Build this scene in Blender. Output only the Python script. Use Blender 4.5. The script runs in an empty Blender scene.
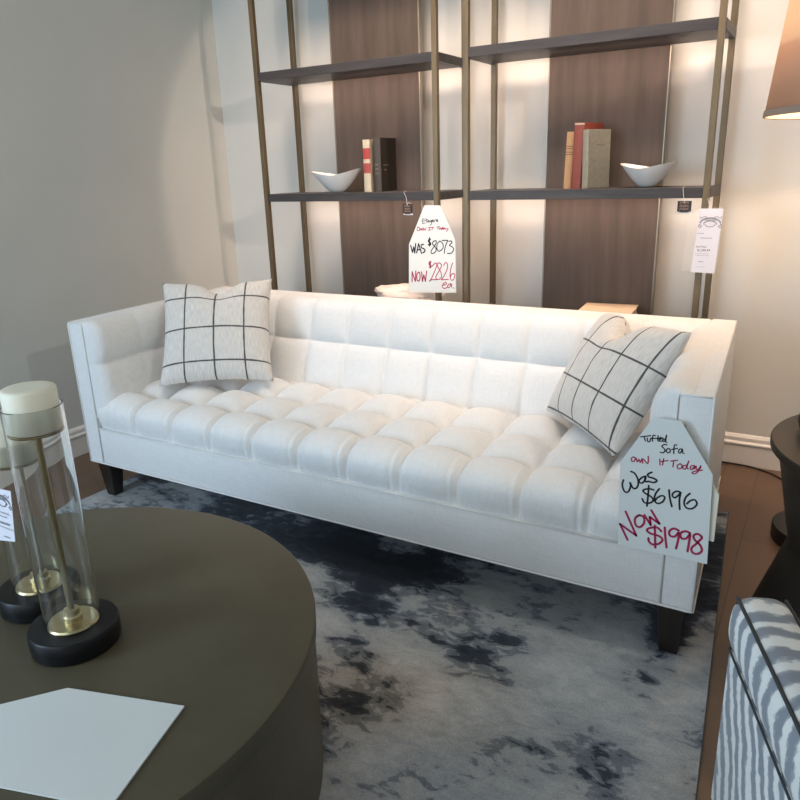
import bpy, bmesh, math, random
from mathutils import Vector, Matrix, noise
random.seed(4)
C = bpy.context.scene.collection
PI = math.pi
scn = bpy.context.scene

# ------------------------------------------------------------------ helpers
def finish(bm, name, mat, parent=None, smooth=35, pinv=None, recalc=True):
    """link a bmesh as ONE mesh object; the mesh is given in world space, or in the parent's space if pinv is None"""
    if recalc:
        bmesh.ops.recalc_face_normals(bm, faces=bm.faces)
    me = bpy.data.meshes.new(name)
    bm.to_mesh(me); bm.free()
    if pinv is not None:
        me.transform(pinv)
    if smooth:
        me.shade_smooth()
        if smooth < 180:
            me.set_sharp_from_angle(angle=math.radians(smooth))
    o = bpy.data.objects.new(name, me)
    C.objects.link(o)
    if mat is not None:
        me.materials.append(mat)
    if parent is not None:
        o.parent = parent
    return o

def thing(name, label, cat, loc=(0, 0, 0), rotz=0, group=None):
    o = bpy.data.objects.new(name, None)
    C.objects.link(o)
    o.empty_display_size = .05
    o.location = loc; o.rotation_euler = (0, 0, rotz)
    o['label'] = label; o['category'] = cat
    if group: o['group'] = group
    return o

def inv(o):
    return (Matrix.Translation(o.location) @ Matrix.Rotation(o.rotation_euler[2], 4, 'Z')).inverted()

def tag(o, label, cat, group=None):
    o['label'] = label; o['category'] = cat
    if group: o['group'] = group
    return o

def struct(o):
    o['kind'] = 'structure'
    return o

def box(bm, x0, x1, y0, y1, z0, z1, bev=0, seg=2, M=None):
    b = bmesh.new()
    bmesh.ops.create_cube(b, size=1)
    for v in b.verts:
        v.co = Vector((x0 + (v.co.x + .5) * (x1 - x0), y0 + (v.co.y + .5) * (y1 - y0), z0 + (v.co.z + .5) * (z1 - z0)))
    if bev:
        bmesh.ops.bevel(b, geom=b.edges[:], offset=bev, segments=seg, profile=.5, affect='EDGES')
    join(bm, b, M)

def join(bm, b, M=None):
    me = bpy.data.meshes.new('tmp')
    if M is not None: b.transform(M)
    b.to_mesh(me); b.free()
    bm.from_mesh(me); bpy.data.meshes.remove(me)

def lathe(bm, prof, c=(0, 0, 0), n=64, cap=True):
    """prof: list of (r, z)"""
    rings = []
    for r, z in prof:
        if r < 1e-6:
            rings.append([bm.verts.new((c[0], c[1], c[2] + z))])
        else:
            rings.append([bm.verts.new((c[0] + r * math.cos(2 * PI * i / n), c[1] + r * math.sin(2 * PI * i / n), c[2] + z)) for i in range(n)])
    for a, b in zip(rings, rings[1:]):
        for i in range(n):
            j = (i + 1) % n
            if len(a) == 1 and len(b) == 1: continue
            if len(a) == 1: bm.faces.new((a[0], b[i], b[j]))
            elif len(b) == 1: bm.faces.new((a[i], a[j], b[0]))
            else: bm.faces.new((a[i], a[j], b[j], b[i]))

def tube(bm, pts, r, n=8, closed=False, caps=True):
    pts = [Vector(p) for p in pts]
    rings = []
    N = len(pts)
    up = None
    for i, p in enumerate(pts):
        if closed: t = pts[(i + 1) % N] - pts[i - 1]
        else: t = pts[min(i + 1, N - 1)] - pts[max(i - 1, 0)]
        t.normalize()
        if up is None:
            up = Vector((0, 0, 1)) if abs(t.z) < .9 else Vector((0, 1, 0))
        u = (up - t * up.dot(t))
        if u.length < 1e-6: u = t.orthogonal()
        u.normalize(); up = u
        v = t.cross(u)
        rings.append([bm.verts.new(p + (u * math.cos(2 * PI * k / n) + v * math.sin(2 * PI * k / n)) * r) for k in range(n)])
    for i in range(N if closed else N - 1):
        a, b = rings[i], rings[(i + 1) % N]
        for k in range(n):
            bm.faces.new((a[k], a[(k + 1) % n], b[(k + 1) % n], b[k]))
    if caps and not closed:
        bm.faces.new(rings[0]); bm.faces.new(rings[-1][::-1])

def smooth_path(pts, sub=5):
    if len(pts) < 3: return [tuple(p) for p in pts]
    P = [Vector(p) for p in pts]
    out = []
    for i in range(len(P) - 1):
        p0 = P[max(i - 1, 0)]; p1 = P[i]; p2 = P[i + 1]; p3 = P[min(i + 2, len(P) - 1)]
        for k in range(sub):
            t = k / sub
            out.append(tuple(.5 * ((2 * p1) + (p2 - p0) * t + (2 * p0 - 5 * p1 + 4 * p2 - p3) * t * t + (3 * p1 - p0 - 3 * p2 + p3) * t ** 3)))
    out.append(tuple(P[-1]))
    return out

def grid(bm, f, nu, nv, uvname=None):
    """f(i/nu, j/nv) -> Vector ; returns vertex rows"""
    R = [[bm.verts.new(f(i / nu, j / nv)) for j in range(nv + 1)] for i in range(nu + 1)]
    uvl = bm.loops.layers.uv.new('UVMap') if uvname else None
    for i in range(nu):
        for j in range(nv):
            fc = bm.faces.new((R[i][j], R[i + 1][j], R[i + 1][j + 1], R[i][j + 1]))
            if uvl:
                for l, (a, b) in zip(fc.loops, ((i, j), (i + 1, j), (i + 1, j + 1), (i, j + 1))):
                    l[uvl].uv = (a / nu, b / nv)
    return R

def prism(bm, poly, y0, y1):
    """poly of (x, z), extruded along y"""
    a = [bm.verts.new((x, y0, z)) for x, z in poly]
    b = [bm.verts.new((x, y1, z)) for x, z in poly]
    bm.faces.new(a); bm.faces.new(b[::-1])
    n = len(poly)
    for i in range(n):
        j = (i + 1) % n
        bm.faces.new((a[i], b[i], b[j], a[j]))

def ink_ribbons(bm, strokes, ax, az, y, d=.0006):
    """handwriting: flat ribbons with round joins on a card facing -y; units are 0.1 mm"""
    for w, pts in strokes:
        h = w * 1e-4 / 2
        P = [Vector((p[0] * 1e-4 + ax, p[1] * 1e-4 + az)) for p in smooth_path(pts, 5)]
        for a, b in zip(P, P[1:]):
            t = b - a
            if t.length < 1e-6: continue
            t.normalize(); nrm = Vector((-t.y, t.x)) * h
            q = [a + nrm, a - nrm, b - nrm, b + nrm]
            bm.faces.new([bm.verts.new((v.x, y, v.y)) for v in q])
        for k, p in enumerate(P):
            if k % 2 and k != len(P) - 1: continue
            bm.faces.new([bm.verts.new((p.x + h * math.cos(2 * PI * i / 8), y - .00005, p.y + h * math.sin(2 * PI * i / 8))) for i in range(8)])

# ------------------------------------------------------------------ materials
def mat(name, col, rough=.6, metal=0, spec=.5, sheen=0, **kw):
    m = bpy.data.materials.new(name); m.use_nodes = True
    nt = m.node_tree; b = nt.nodes['Principled BSDF']
    b.inputs['Base Color'].default_value = (*col, 1)
    b.inputs['Roughness'].default_value = rough
    b.inputs['Metallic'].default_value = metal
    b.inputs['Specular IOR Level'].default_value = spec
    if sheen:
        b.inputs['Sheen Weight'].default_value = sheen
        b.inputs['Sheen Roughness'].default_value = .5
    return m

def nodes(m):
    return m.node_tree.nodes, m.node_tree.links, m.node_tree.nodes['Principled BSDF']

def coords(m, kind='Object', scale=(1, 1, 1), rot=(0, 0, 0)):
    n, l, b = nodes(m)
    tc = n.new('ShaderNodeTexCoord'); mp = n.new('ShaderNodeMapping')
    mp.inputs['Scale'].default_value = scale; mp.inputs['Rotation'].default_value = rot
    l.new(tc.outputs[kind], mp.inputs[0])
    return mp.outputs[0]

def noise_tex(m, vec, scale, detail=3, rough=.5, dist=0):
    n, l, b = nodes(m)
    t = n.new('ShaderNodeTexNoise')
    t.inputs['Scale'].default_value = scale; t.inputs['Detail'].default_value = detail
    t.inputs['Roughness'].default_value = rough; t.inputs['Distortion'].default_value = dist
    l.new(vec, t.inputs['Vector'])
    return t.outputs['Fac']

def ramp(m, fac, stops, interp='LINEAR'):
    n, l, b = nodes(m)
    r = n.new('ShaderNodeValToRGB'); r.color_ramp.interpolation = interp
    e = r.color_ramp.elements
    while len(e) < len(stops): e.new(.5)
    for x, (p, c) in zip(e, stops):
        x.position = p; x.color = (*c, 1)
    l.new(fac, r.inputs[0])
    return r.outputs[0]

def bump(m, h, strength=.2, dist=.01):
    n, l, b = nodes(m)
    t = n.new('ShaderNodeBump')
    t.inputs['Strength'].default_value = strength; t.inputs['Distance'].default_value = dist
    l.new(h, t.inputs['Height']); l.new(t.outputs[0], b.inputs['Normal'])

def mth(m, op, a, b_=None, c=None, clamp=False):
    n, l, b = nodes(m)
    t = n.new('ShaderNodeMath'); t.operation = op; t.use_clamp = clamp
    for k, x in enumerate((a, b_, c)):
        if x is None: continue
        if isinstance(x, (int, float)): t.inputs[k].default_value = x
        else: l.new(x, t.inputs[k])
    return t.outputs[0]

def mix(m, fac, a, b_):
    n, l, b = nodes(m)
    t = n.new('ShaderNodeMix'); t.data_type = 'RGBA'
    for sk, x in ((0, fac), (6, a), (7, b_)):
        if isinstance(x, tuple): t.inputs[sk].default_value = (*x, 1)
        elif isinstance(x, (int, float)): t.inputs[sk].default_value = x
        else: l.new(x, t.inputs[sk])
    return t.outputs[2]

def setcol(m, sock):
    n, l, b = nodes(m); l.new(sock, b.inputs['Base Color'])

def varied(name, c0, c1, scale, rough=.6, stretch=(1, 1, 1), metal=0, bmp=0, spec=.5, kind='Object', sheen=0):
    m = mat(name, c0, rough, metal, spec, sheen)
    v = coords(m, kind, stretch)
    f = noise_tex(m, v, scale, 5, .6)
    setcol(m, ramp(m, f, [(.3, c0), (.7, c1)]))
    if bmp: bump(m, f, bmp, .004)
    return m

M = {}
# white linen upholstery: fine weave bump, soft slubs
m = M['linen'] = mat('white_linen', (.8, .79, .775), .75, 0, .25, .25)
v = coords(m, 'Object', (1, 1, 1))
f1 = noise_tex(m, coords(m, 'Object', (26, 480, 480)), 1, 2)
f2 = noise_tex(m, coords(m, 'Object', (480, 34, 34)), 1, 2)
w = mth(m, 'ADD', f1, f2)
setcol(m, ramp(m, mth(m, 'MULTIPLY', w, .5), [(.32, (.71, .71, .704)), (.62, (.80, .798, .789))]))
bump(m, w, .12, .002)
M['piping'] = varied('white_piping', (.74, .73, .715), (.8, .79, .775), 300, .8)
M['darkwood'] = varied('espresso_wood', (.010, .007, .005), (.02, .014, .010), 12, .4, (6, 6, .6))
M['wall'] = varied('painted_plaster', (.63, .625, .585), (.655, .65, .61), 3, .85, spec=.2)
M['trim'] = varied('painted_trim', (.80, .765, .72), (.83, .795, .75), 5, .45)
M['bronze'] = varied('aged_bronze', (.12, .088, .048), (.18, .135, .08), 14, .42, (1, 1, .3), .5)
M['bronze_light'] = varied('brushed_bronze', (.24, .21, .16), (.32, .28, .22), 14, .38, (1, 1, .3), .8)
m = M['shelf'] = varied('charcoal_shelf', (.035, .034, .037), (.06, .056, .056), 8, .45, (.6, 6, 6), spec=.25)
M['panel'] = varied('smoked_wood_panel', (.082, .063, .052), (.116, .091, .076), 5, .65, (5, 5, .4), bmp=.05, spec=.2)
M['porcelain'] = mat('white_porcelain', (.82, .80, .77), .22)
M['card'] = varied('white_card', (.70, .735, .72), (.73, .76, .745), 4, .55)
M['cream_card'] = mat('cream_card', (.78, .75, .62), .6)
M['ink'] = mat('black_marker', (.008, .008, .012), .5)
M['red_ink'] = mat('red_marker', (.40, .012, .075), .5)
M['paper'] = mat('tag_paper', (.70, .70, .77), .5)
M['grey_ink'] = mat('grey_print', (.22, .22, .24), .6)
M['black_tag'] = mat('black_hang_tag', (.012, .009, .008), .4)
M['copper'] = mat('copper_print', (.20, .115, .075), .5)
M['string'] = mat('white_string', (.6, .58, .55), .8)
M['brass'] = varied('antique_brass', (.50, .42, .24), (.66, .57, .36), 30, .33, (1, 1, 1), .9)
M['rod'] = varied('dark_brass_rod', (.26, .21, .115), (.36, .29, .17), 20, .35, (1, 1, .2), .85)
M['black_base'] = mat('black_lacquer', (.005, .005, .006), .38, 0, .25)
m = M['wax'] = mat('ivory_wax', (.80, .76, .62), .55)
nodes(m)[2].inputs['Subsurface Weight'].default_value = .3
nodes(m)[2].inputs['Subsurface Radius'].default_value = (.03, .02, .01)
m = M['glass'] = mat('clear_glass', (.97, .985, .98), .01)
nodes(m)[2].inputs['Transmission Weight'].default_value = 1
nodes(m)[2].inputs['IOR'].default_value = 1.45
m = M['sleeve'] = mat('clear_plastic_sleeve', (.95, .95, .95), .15)
nodes(m)[2].inputs['Alpha'].default_value = .07
m = M['plastic'] = mat('milky_plastic_film', (.80, .72, .66), .25)
nodes(m)[2].inputs['Alpha'].default_value = .85
v = coords(m, 'Object')
M['table'] = varied('bronze_drum_finish', (.086, .074, .044), (.115, .10, .062), 3.2, .45, (1, 1, 1), .15, .02)
M['side_table'] = varied('dark_brown_lacquer', (.012, .009, .006), (.018, .013, .009), 6, .45)
M['black'] = mat('matte_black', (.01, .009, .008), .45)
m = M['shade'] = mat('linen_lampshade', (.80, .60, .46), .8)
n_, l_, b_ = nodes(m)
tr = n_.new('ShaderNodeBsdfTranslucent'); tr.inputs[0].default_value = (1, .78, .60, 1)
mx_ = n_.new('ShaderNodeMixShader'); mx_.inputs[0].default_value = .65
l_.new(b_.outputs[0], mx_.inputs[1]); l_.new(tr.outputs[0], mx_.inputs[2]); l_.new(mx_.outputs[0], n_['Material Output'].inputs[0])
m = M['shade_in'] = mat('shade_lining', (.9, .85, .7), .8)
M['shade_trim'] = mat('taupe_shade_trim', (.22, .18, .15), .8)
m = M['bulb'] = mat('lit_bulb', (1, .9, .7), .5)
nodes(m)[2].inputs['Emission Color'].default_value = (1, .72, .42, 1)
nodes(m)[2].inputs['Emission Strength'].default_value = 6
M['cord'] = mat('black_cord', (.015, .012, .01), .5)
M['welt'] = varied('charcoal_welt', (.025, .03, .034), (.045, .05, .055), 200, .75)

# brown oak planks
m = M['floor'] = mat('oak_planks', (.2, .12, .07), .42)
n_, l_, b_ = nodes(m)
v = coords(m, 'Object', (1, 1, 1), (0, 0, PI / 2))
br = n_.new('ShaderNodeTexBrick')
br.inputs['Scale'].default_value = 1; br.inputs['Brick Width'].default_value = 1.3; br.inputs['Row Height'].default_value = .13
br.inputs['Mortar Size'].default_value = .0015; br.offset = .37
br.inputs['Color1'].default_value = (.18, .108, .068, 1); br.inputs['Color2'].default_value = (.15, .09, .056, 1); br.inputs['Mortar'].default_value = (.06, .036, .024, 1)
l_.new(v, br.inputs['Vector'])
g = noise_tex(m, coords(m, 'Object', (26, 1.6, 1)), 1, 6, .6)
setcol(m, mix(m, mth(m, 'MULTIPLY', g, .45), br.outputs['Color'], (.09, .05, .03)))

# abstract rug: a broad tone map stored on the mesh, broken up by layered noise
m = M['rug'] = mat('abstract_rug', (.4, .4, .4), .95, 0, .1, .15)
n_, l_, b_ = nodes(m)
at = n_.new('ShaderNodeAttribute'); at.attribute_name = 'tone'
aw = n_.new('ShaderNodeAttribute'); aw.attribute_name = 'warm'
v = coords(m, 'Object', (1, 1.6, 1), (0, 0, -.35))
na = noise_tex(m, v, 3.6, 6, .52, .5)
nb = noise_tex(m, coords(m, 'Object', (1, 1.8, 1), (0, 0, -.3)), 17, 6, .58, .6)
nc = noise_tex(m, coords(m, 'Object', (1, 1, 1)), 260, 2, .6)
s = mth(m, 'ADD', at.outputs['Fac'], mth(m, 'MULTIPLY', mth(m, 'SUBTRACT', na, .5), 1.15))
s = mth(m, 'ADD', s, mth(m, 'MULTIPLY', mth(m, 'SUBTRACT', nb, .5), .8))
cool = ramp(m, s, [(.10, (.016, .022, .036)), (.31, (.042, .054, .076)), (.322, (.12, .142, .175)), (.425, (.19, .215, .25)), (.44, (.30, .325, .35)), (.85, (.47, .49, .50))])
warm = ramp(m, s, [(.10, (.016, .016, .02)), (.31, (.05, .05, .054)), (.322, (.13, .128, .118)), (.425, (.21, .20, .178)), (.44, (.31, .292, .262)), (.85, (.50, .485, .46))])
wf = mth(m, 'ADD', aw.outputs['Fac'], mth(m, 'MULTIPLY', mth(m, 'SUBTRACT', noise_tex(m, coords(m, 'Object'), 5, 4), .5), 1.2), clamp=True)
c = mix(m, wf, cool, warm)
sp = mth(m, 'MULTIPLY_ADD', nc, .7, .62)
n2 = n_.new('ShaderNodeVectorMath'); n2.operation = 'SCALE'
l_.new(c, n2.inputs[0]); l_.new(sp, n2.inputs['Scale'])
setcol(m, n2.outputs[0])
bump(m, nc, .5, .004)

# windowpane check throw pillow (UV lines)
m = M['check'] = mat('windowpane_check', (.7, .68, .65), .85, 0, .2, .2)
n_, l_, b_ = nodes(m)
uv = n_.new('ShaderNodeTexCoord'); sx = n_.new('ShaderNodeSeparateXYZ')
nz = n_.new('ShaderNodeTexNoise'); nz.inputs['Scale'].default_value = 9
l_.new(uv.outputs['UV'], nz.inputs['Vector'])
l_.new(uv.outputs['UV'], sx.inputs[0])
def linefac(sock, offs, wd):
    tot = None
    for o in offs:
        d = mth(m, 'ABSOLUTE', mth(m, 'SUBTRACT', sock, o))
        d = mth(m, 'ADD', d, mth(m, 'MULTIPLY', mth(m, 'SUBTRACT', nz.outputs['Fac'], .5), .006))
        e = mth(m, 'SUBTRACT', 1, mth(m, 'DIVIDE', d, wd), clamp=True)
        e = mth(m, 'MULTIPLY', e, 2.2, clamp=True)
        tot = e if tot is None else mth(m, 'MAXIMUM', tot, e)
    return tot
lf = mth(m, 'MAXIMUM', linefac(sx.outputs[0], (.235, .505, .775, 1.045), .0095), linefac(sx.outputs[1], (.16, .475, .79), .0095))
wv = noise_tex(m, coords(m, 'UV', (160, 14, 1)), 1, 3)
base = ramp(m, wv, [(.25, (.54, .515, .48)), (.7, (.74, .715, .68))])
setcol(m, mix(m, mth(m, 'MULTIPLY', lf, .93), base, (.035, .03, .035)))
bump(m, wv, .12, .003)

# brush-striped chair fabric
m = M['stripe'] = mat('brushstroke_stripe', (.4, .44, .48), .85, 0, .2, .2)
n_, l_, b_ = nodes(m)
v = coords(m, 'Object', (1, 1, 1), (.45, 0, 0))
wt = n_.new('ShaderNodeTexWave'); wt.wave_type = 'BANDS'; wt.bands_direction = 'Y'
wt.inputs['Scale'].default_value = 6.8; wt.inputs['Distortion'].default_value = 4.5; wt.inputs['Detail'].default_value = 3; wt.inputs['Detail Scale'].default_value = 1.6; wt.inputs['Detail Roughness'].default_value = .6
l_.new(v, wt.inputs['Vector'])
rag = noise_tex(m, coords(m, 'Object', (25, 90, 90)), 1, 4, .7)
f = mth(m, 'ADD', wt.outputs['Fac'], mth(m, 'MULTIPLY', mth(m, 'SUBTRACT', rag, .5), 1.1))
setcol(m, ramp(m, f, [(.2, (.24, .27, .31)), (.42, (.33, .36, .395)), (.55, (.47, .49, .50)), (.64, (.74, .755, .74)), (.9, (.78, .79, .77))]))
bump(m, rag, .1, .003)

M['binding'] = varied('rug_binding', (.07, .072, .078), (.11, .11, .115), 150, .9)
SOFA_INK =[ (0,32,[(-647,1386),(-526,1422),(-407,1458)]),(0,32,[(-565,1409),(-524,1298)]),(0,32,[(-484,1379),(-465,1291),(-417,1299),(-401,1382)]),(0,32,[(-296,1476),(-339,1479),(-358,1416),(-351,1316)]),(0,32,[(-387,1388),(-237,1412),(-105,1444)]),(0,32,[(-228,1487),(-224,1354),(-196,1342)]),(0,32,[(-191,1393),(-141,1418),(-156,1449),(-187,1427),(-172,1352),(-119,1361)]),(0,32,[(-72,1412),(-108,1407),(-97,1351),(-55,1382),(-31,1529),(-39,1368),(-7,1340)]),(0,32,[(-2,1274),(-62,1280),(-117,1221),(-69,1179),(-34,1118),(-75,1053),(-144,1055)]),(0,32,[(21,1177),(-5,1123),(29,1071),(86,1105),(81,1171),(35,1186)]),(0,32,[(232,1313),(183,1305),(172,1220),(177,1077)]),(0,32,[(125,1178),(254,1224)]),(0,32,[(357,1228),(300,1208),(286,1129),(328,1114),(372,1221),(379,1139),(416,1119)]),(1,32,[(-779,817),(-833,773),(-818,689),(-756,707),(-740,789),(-779,817)]),(1,32,[(-715,794),(-683,696),(-645,772),(-608,692),(-575,801)]),(1,32,[(-546,686),(-554,805),(-423,698),(-425,897)]),(1,32,[(-142,872),(-124,712)]),(1,32,[(-47,896),(-64,723)]),(1,32,[(-101,812),(60,865)]),(1,32,[(120,865),(280,914)]),(1,32,[(193,879),(186,718)]),(1,32,[(345,832),(285,771),(313,691),(384,721),(392,807),(345,832)]),(1,32,[(494,819),(423,786),(429,713),(486,730),(542,941),(512,779),(545,728)]),(1,32,[(681,844),(610,821),(594,744),(641,736),(690,835),(688,761)]),(1,32,[(725,835),(731,763),(783,763),(831,871),(792,731),(714,632),(640,645),(708,698),(876,757)]),(0,48,[(-995,129),(-1018,-18),(-953,-184),(-857,-182),(-804,-11),(-826,91),(-754,-37),(-674,-49),(-619,62),(-640,233),(-734,373),(-821,402)]),(0,48,[(-450,340),(-540,288),(-610,169),(-529,132),(-458,234),(-450,340),(-463,216),(-408,191)]),(0,48,[(-305,479),(-402,402),(-372,338),(-263,324),(-167,274),(-239,207),(-379,215)]),(0,48,[(-224,1),(-349,11),(-484,-59),(-432,-130),(-271,-202),(-218,-297),(-305,-387),(-429,-396),(-490,-302)]),(0,48,[(-355,97),(-352,-166),(-361,-481)]),(0,48,[(-90,63),(-171,-93),(-188,-273),(-105,-354),(13,-283),(58,-151),(-15,-113),(-131,-208),(-171,-305)]),(0,48,[(143,76),(186,-158),(248,-365)]),(0,48,[(424,65),(348,83),(262,31),(233,-61),(303,-106),(385,-12),(424,65),(411,-145),(441,-400)]),(0,48,[(645,83),(552,-46),(532,-224),(606,-329),(738,-310),(829,-176),(776,-68),(676,-106),(596,-210)]),(1,60,[(-784,-1565),(-1007,-1150)]),(1,60,[(-1007,-1150),(-568,-1389)]),(1,60,[(-568,-1389),(-885,-755)]),(1,60,[(-560,-802),(-633,-909),(-605,-1085),(-490,-1121),(-398,-982),(-415,-823),(-514,-780),(-560,-802)]),(1,60,[(-405,-749),(-229,-997)]),(1,60,[(-229,-997),(-268,-772)]),(1,60,[(-268,-772),(-17,-912)]),(1,60,[(-17,-912),(-244,-576)]),(1,60,[(45,-1113),(-70,-1032),(-254,-1094),(-311,-1180),(-196,-1244),(10,-1266),(95,-1355),(11,-1485),(-142,-1542),(-242,-1475),(-255,-1386)]),(1,60,[(-126,-991),(-67,-1615)]),(1,60,[(123,-987),(154,-1231),(209,-1545)]),(1,60,[(466,-994),(342,-963),(243,-1066),(268,-1186),(390,-1181),(471,-1047),(473,-1261),(442,-1515)]),(1,60,[(738,-1000),(631,-973),(517,-1054),(543,-1190),(663,-1172),(741,-1035),(737,-1267),(723,-1529)]),(1,60,[(1024,-1037),(930,-979),(831,-1038),(856,-1149),(1001,-1273),(1058,-1418),(965,-1539),(844,-1527),(810,-1410),(910,-1260),(1027,-1071)]) ]
ETAGERE_INK =[ (0,32,[(-315,1367),(-425,1352),(-410,1166),(-302,1195)]),(0,32,[(-417,1266),(-317,1287)]),(0,32,[(-231,1396),(-228,1210)]),(0,32,[(-283,1310),(-149,1340)]),(0,32,[(-100,1311),(-167,1268),(-135,1225),(-73,1297),(-68,1231)]),(0,32,[(33,1312),(-27,1269),(15,1232),(59,1312),(46,1155),(-31,1097)]),(0,32,[(89,1284),(155,1301),(126,1335),(89,1298),(105,1255),(164,1256)]),(0,32,[(197,1256),(215,1327),(280,1336)]),(0,32,[(296,1291),(362,1314),(330,1348),(290,1299),(312,1257),(378,1271)]),(1,34,[(-677,1005),(-708,859),(-596,861),(-576,977),(-677,1005)]),(1,34,[(-560,963),(-529,862),(-482,949),(-444,863),(-401,979)]),(1,34,[(-377,864),(-358,965),(-293,865),(-240,980)]),(1,34,[(-123,996),(10,997)]),(1,34,[(-56,997),(-75,882)]),(1,34,[(-136,875),(-9,882)]),(1,34,[(26,983),(159,1013)]),(1,34,[(100,998),(58,889)]),(1,34,[(308,1015),(456,1045)]),(1,34,[(380,1024),(355,915)]),(1,34,[(455,988),(421,939),(470,917),(504,974),(455,988)]),(1,34,[(585,975),(526,951),(552,912),(619,1032),(601,918)]),(1,34,[(683,990),(634,947),(666,919),(709,982),(715,934)]),(1,34,[(748,977),(786,926),(878,964),(844,878),(779,835)]),(0,62,[(-1070,179),(-983,-145)]),(0,62,[(-983,-145),(-907,109)]),(0,62,[(-907,109),(-863,-171)]),(0,62,[(-863,-171),(-800,259)]),(0,62,[(-760,-153),(-646,262)]),(0,62,[(-646,262),(-504,-176)]),(0,62,[(-687,-19),(-551,0)]),(0,62,[(-392,238),(-512,192),(-481,75),(-347,19),(-332,-83),(-435,-139)]),(0,62,[(-34,464),(-125,433),(-114,346),(-21,304),(-39,217),(-140,229)]),(0,62,[(-76,535),(-84,172)]),(0,46,[(264,411),(131,380),(78,263),(209,135),(256,-9),(171,-128),(20,-162),(5,-45),(143,133),(262,310),(264,411)]),(0,46,[(445,400),(328,283),(291,79),(372,-50),(521,-3),(622,145),(576,317),(445,400)]),(0,46,[(561,431),(855,437)]),(0,46,[(855,437),(721,147),(667,-144)]),(0,46,[(903,395),(1033,412),(1048,326),(934,224),(1095,141),(1142,28),(1027,-119),(831,-139)]),(1,58,[(-1041,-1505),(-1027,-1034)]),(1,58,[(-1027,-1034),(-866,-1482)]),(1,58,[(-866,-1482),(-828,-996)]),(1,58,[(-663,-1035),(-770,-1145),(-776,-1387),(-692,-1459),(-620,-1349),(-614,-1138),(-663,-1035)]),(1,58,[(-525,-1029),(-485,-1464)]),(1,58,[(-485,-1464),(-409,-1159)]),(1,58,[(-409,-1159),(-330,-1457)]),(1,58,[(-330,-1457),(-258,-974)]),(1,58,[(-22,-550),(-107,-582),(-115,-671),(-42,-713),(-26,-772),(-111,-790)]),(1,58,[(-65,-521),(-51,-817)]),(1,44,[(25,-755),(127,-663),(229,-585),(277,-701),(155,-987),(-3,-1292),(-125,-1447)]),(1,44,[(-125,-1447),(13,-1366),(249,-1355)]),(1,44,[(511,-649),(413,-579),(312,-627),(327,-759),(457,-945),(520,-1179),(418,-1318),(250,-1325),(235,-1192),(425,-888),(527,-707),(511,-649)]),(1,44,[(627,-689),(728,-554),(825,-638),(806,-844),(653,-1144),(501,-1344)]),(1,44,[(501,-1344),(684,-1329),(866,-1312)]),(1,44,[(1088,-556),(987,-837),(951,-1131),(998,-1321),(1113,-1316),(1180,-1151),(1149,-1035),(1034,-1069),(967,-1190)]),(1,44,[(597,-1592),(765,-1524),(716,-1452),(598,-1532),(546,-1654),(645,-1739),(779,-1687)]),(1,44,[(980,-1499),(847,-1565),(812,-1671),(912,-1666),(1013,-1512),(1028,-1660)]),(1,44,[(1110,-1685),(1136,-1702)]) ]
# ------------------------------------------------------------------ camera
cam_d = bpy.data.cameras.new('camera'); cam = bpy.data.objects.new('camera', cam_d); C.objects.link(cam)
R = Matrix(((0.865506, -0.126528, 0.484655), (0.499953, 0.277661, -0.820336), (-0.030774, 0.95231, 0.303575)))
cam.matrix_world = Matrix.Translation((0, 0, 1.30)) @ R.to_4x4()
cam_d.sensor_width = 36; cam_d.lens = 720.118 / 800 * 36; cam_d.clip_start = .02
scn.camera = cam

# ------------------------------------------------------------------ room
WX, WY = -3.09, 3.335
bm = bmesh.new(); box(bm, WX - .1, 2.6, -2.6, WY + .1, -.06, 0); struct(finish(bm, 'floor', M['floor'], smooth=0))
bm = bmesh.new(); box(bm, WX - .1, 2.6, WY, WY + .1, 0, 2.9); struct(finish(bm, 'wall_back', M['wall'], smooth=0))
bm = bmesh.new(); box(bm, WX - .1, WX, -2.6, WY, 0, 2.9); struct(finish(bm, 'wall_left', M['wall'], smooth=0))
def baseboard(name, a, b, n):
    prof = [(0, 0), (.016, 0), (.016, .092), (.021, .098), (.021, .104), (.014, .112), (.014, .128), (.007, .138), (0, .142)]
    bm = bmesh.new()
    a = Vector(a); b = Vector(b); n = Vector(n)
    A = [bm.verts.new(a + n * d + Vector((0, 0, z))) for d, z in prof]
    B = [bm.verts.new(b + n * d + Vector((0, 0, z))) for d, z in prof]
    bm.faces.new(A); bm.faces.new(B[::-1])
    for i in range(len(prof)):
        j = (i + 1) % len(prof); bm.faces.new((A[i], B[i], B[j], A[j]))
    struct(finish(bm, name, M['trim'], smooth=20))
baseboard('baseboard_back', (WX, WY, 0), (2.6, WY, 0), (0, -1, 0))
baseboard('baseboard_left', (WX, -2.6, 0), (WX, WY - .022, 0), (1, 0, 0))

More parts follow.
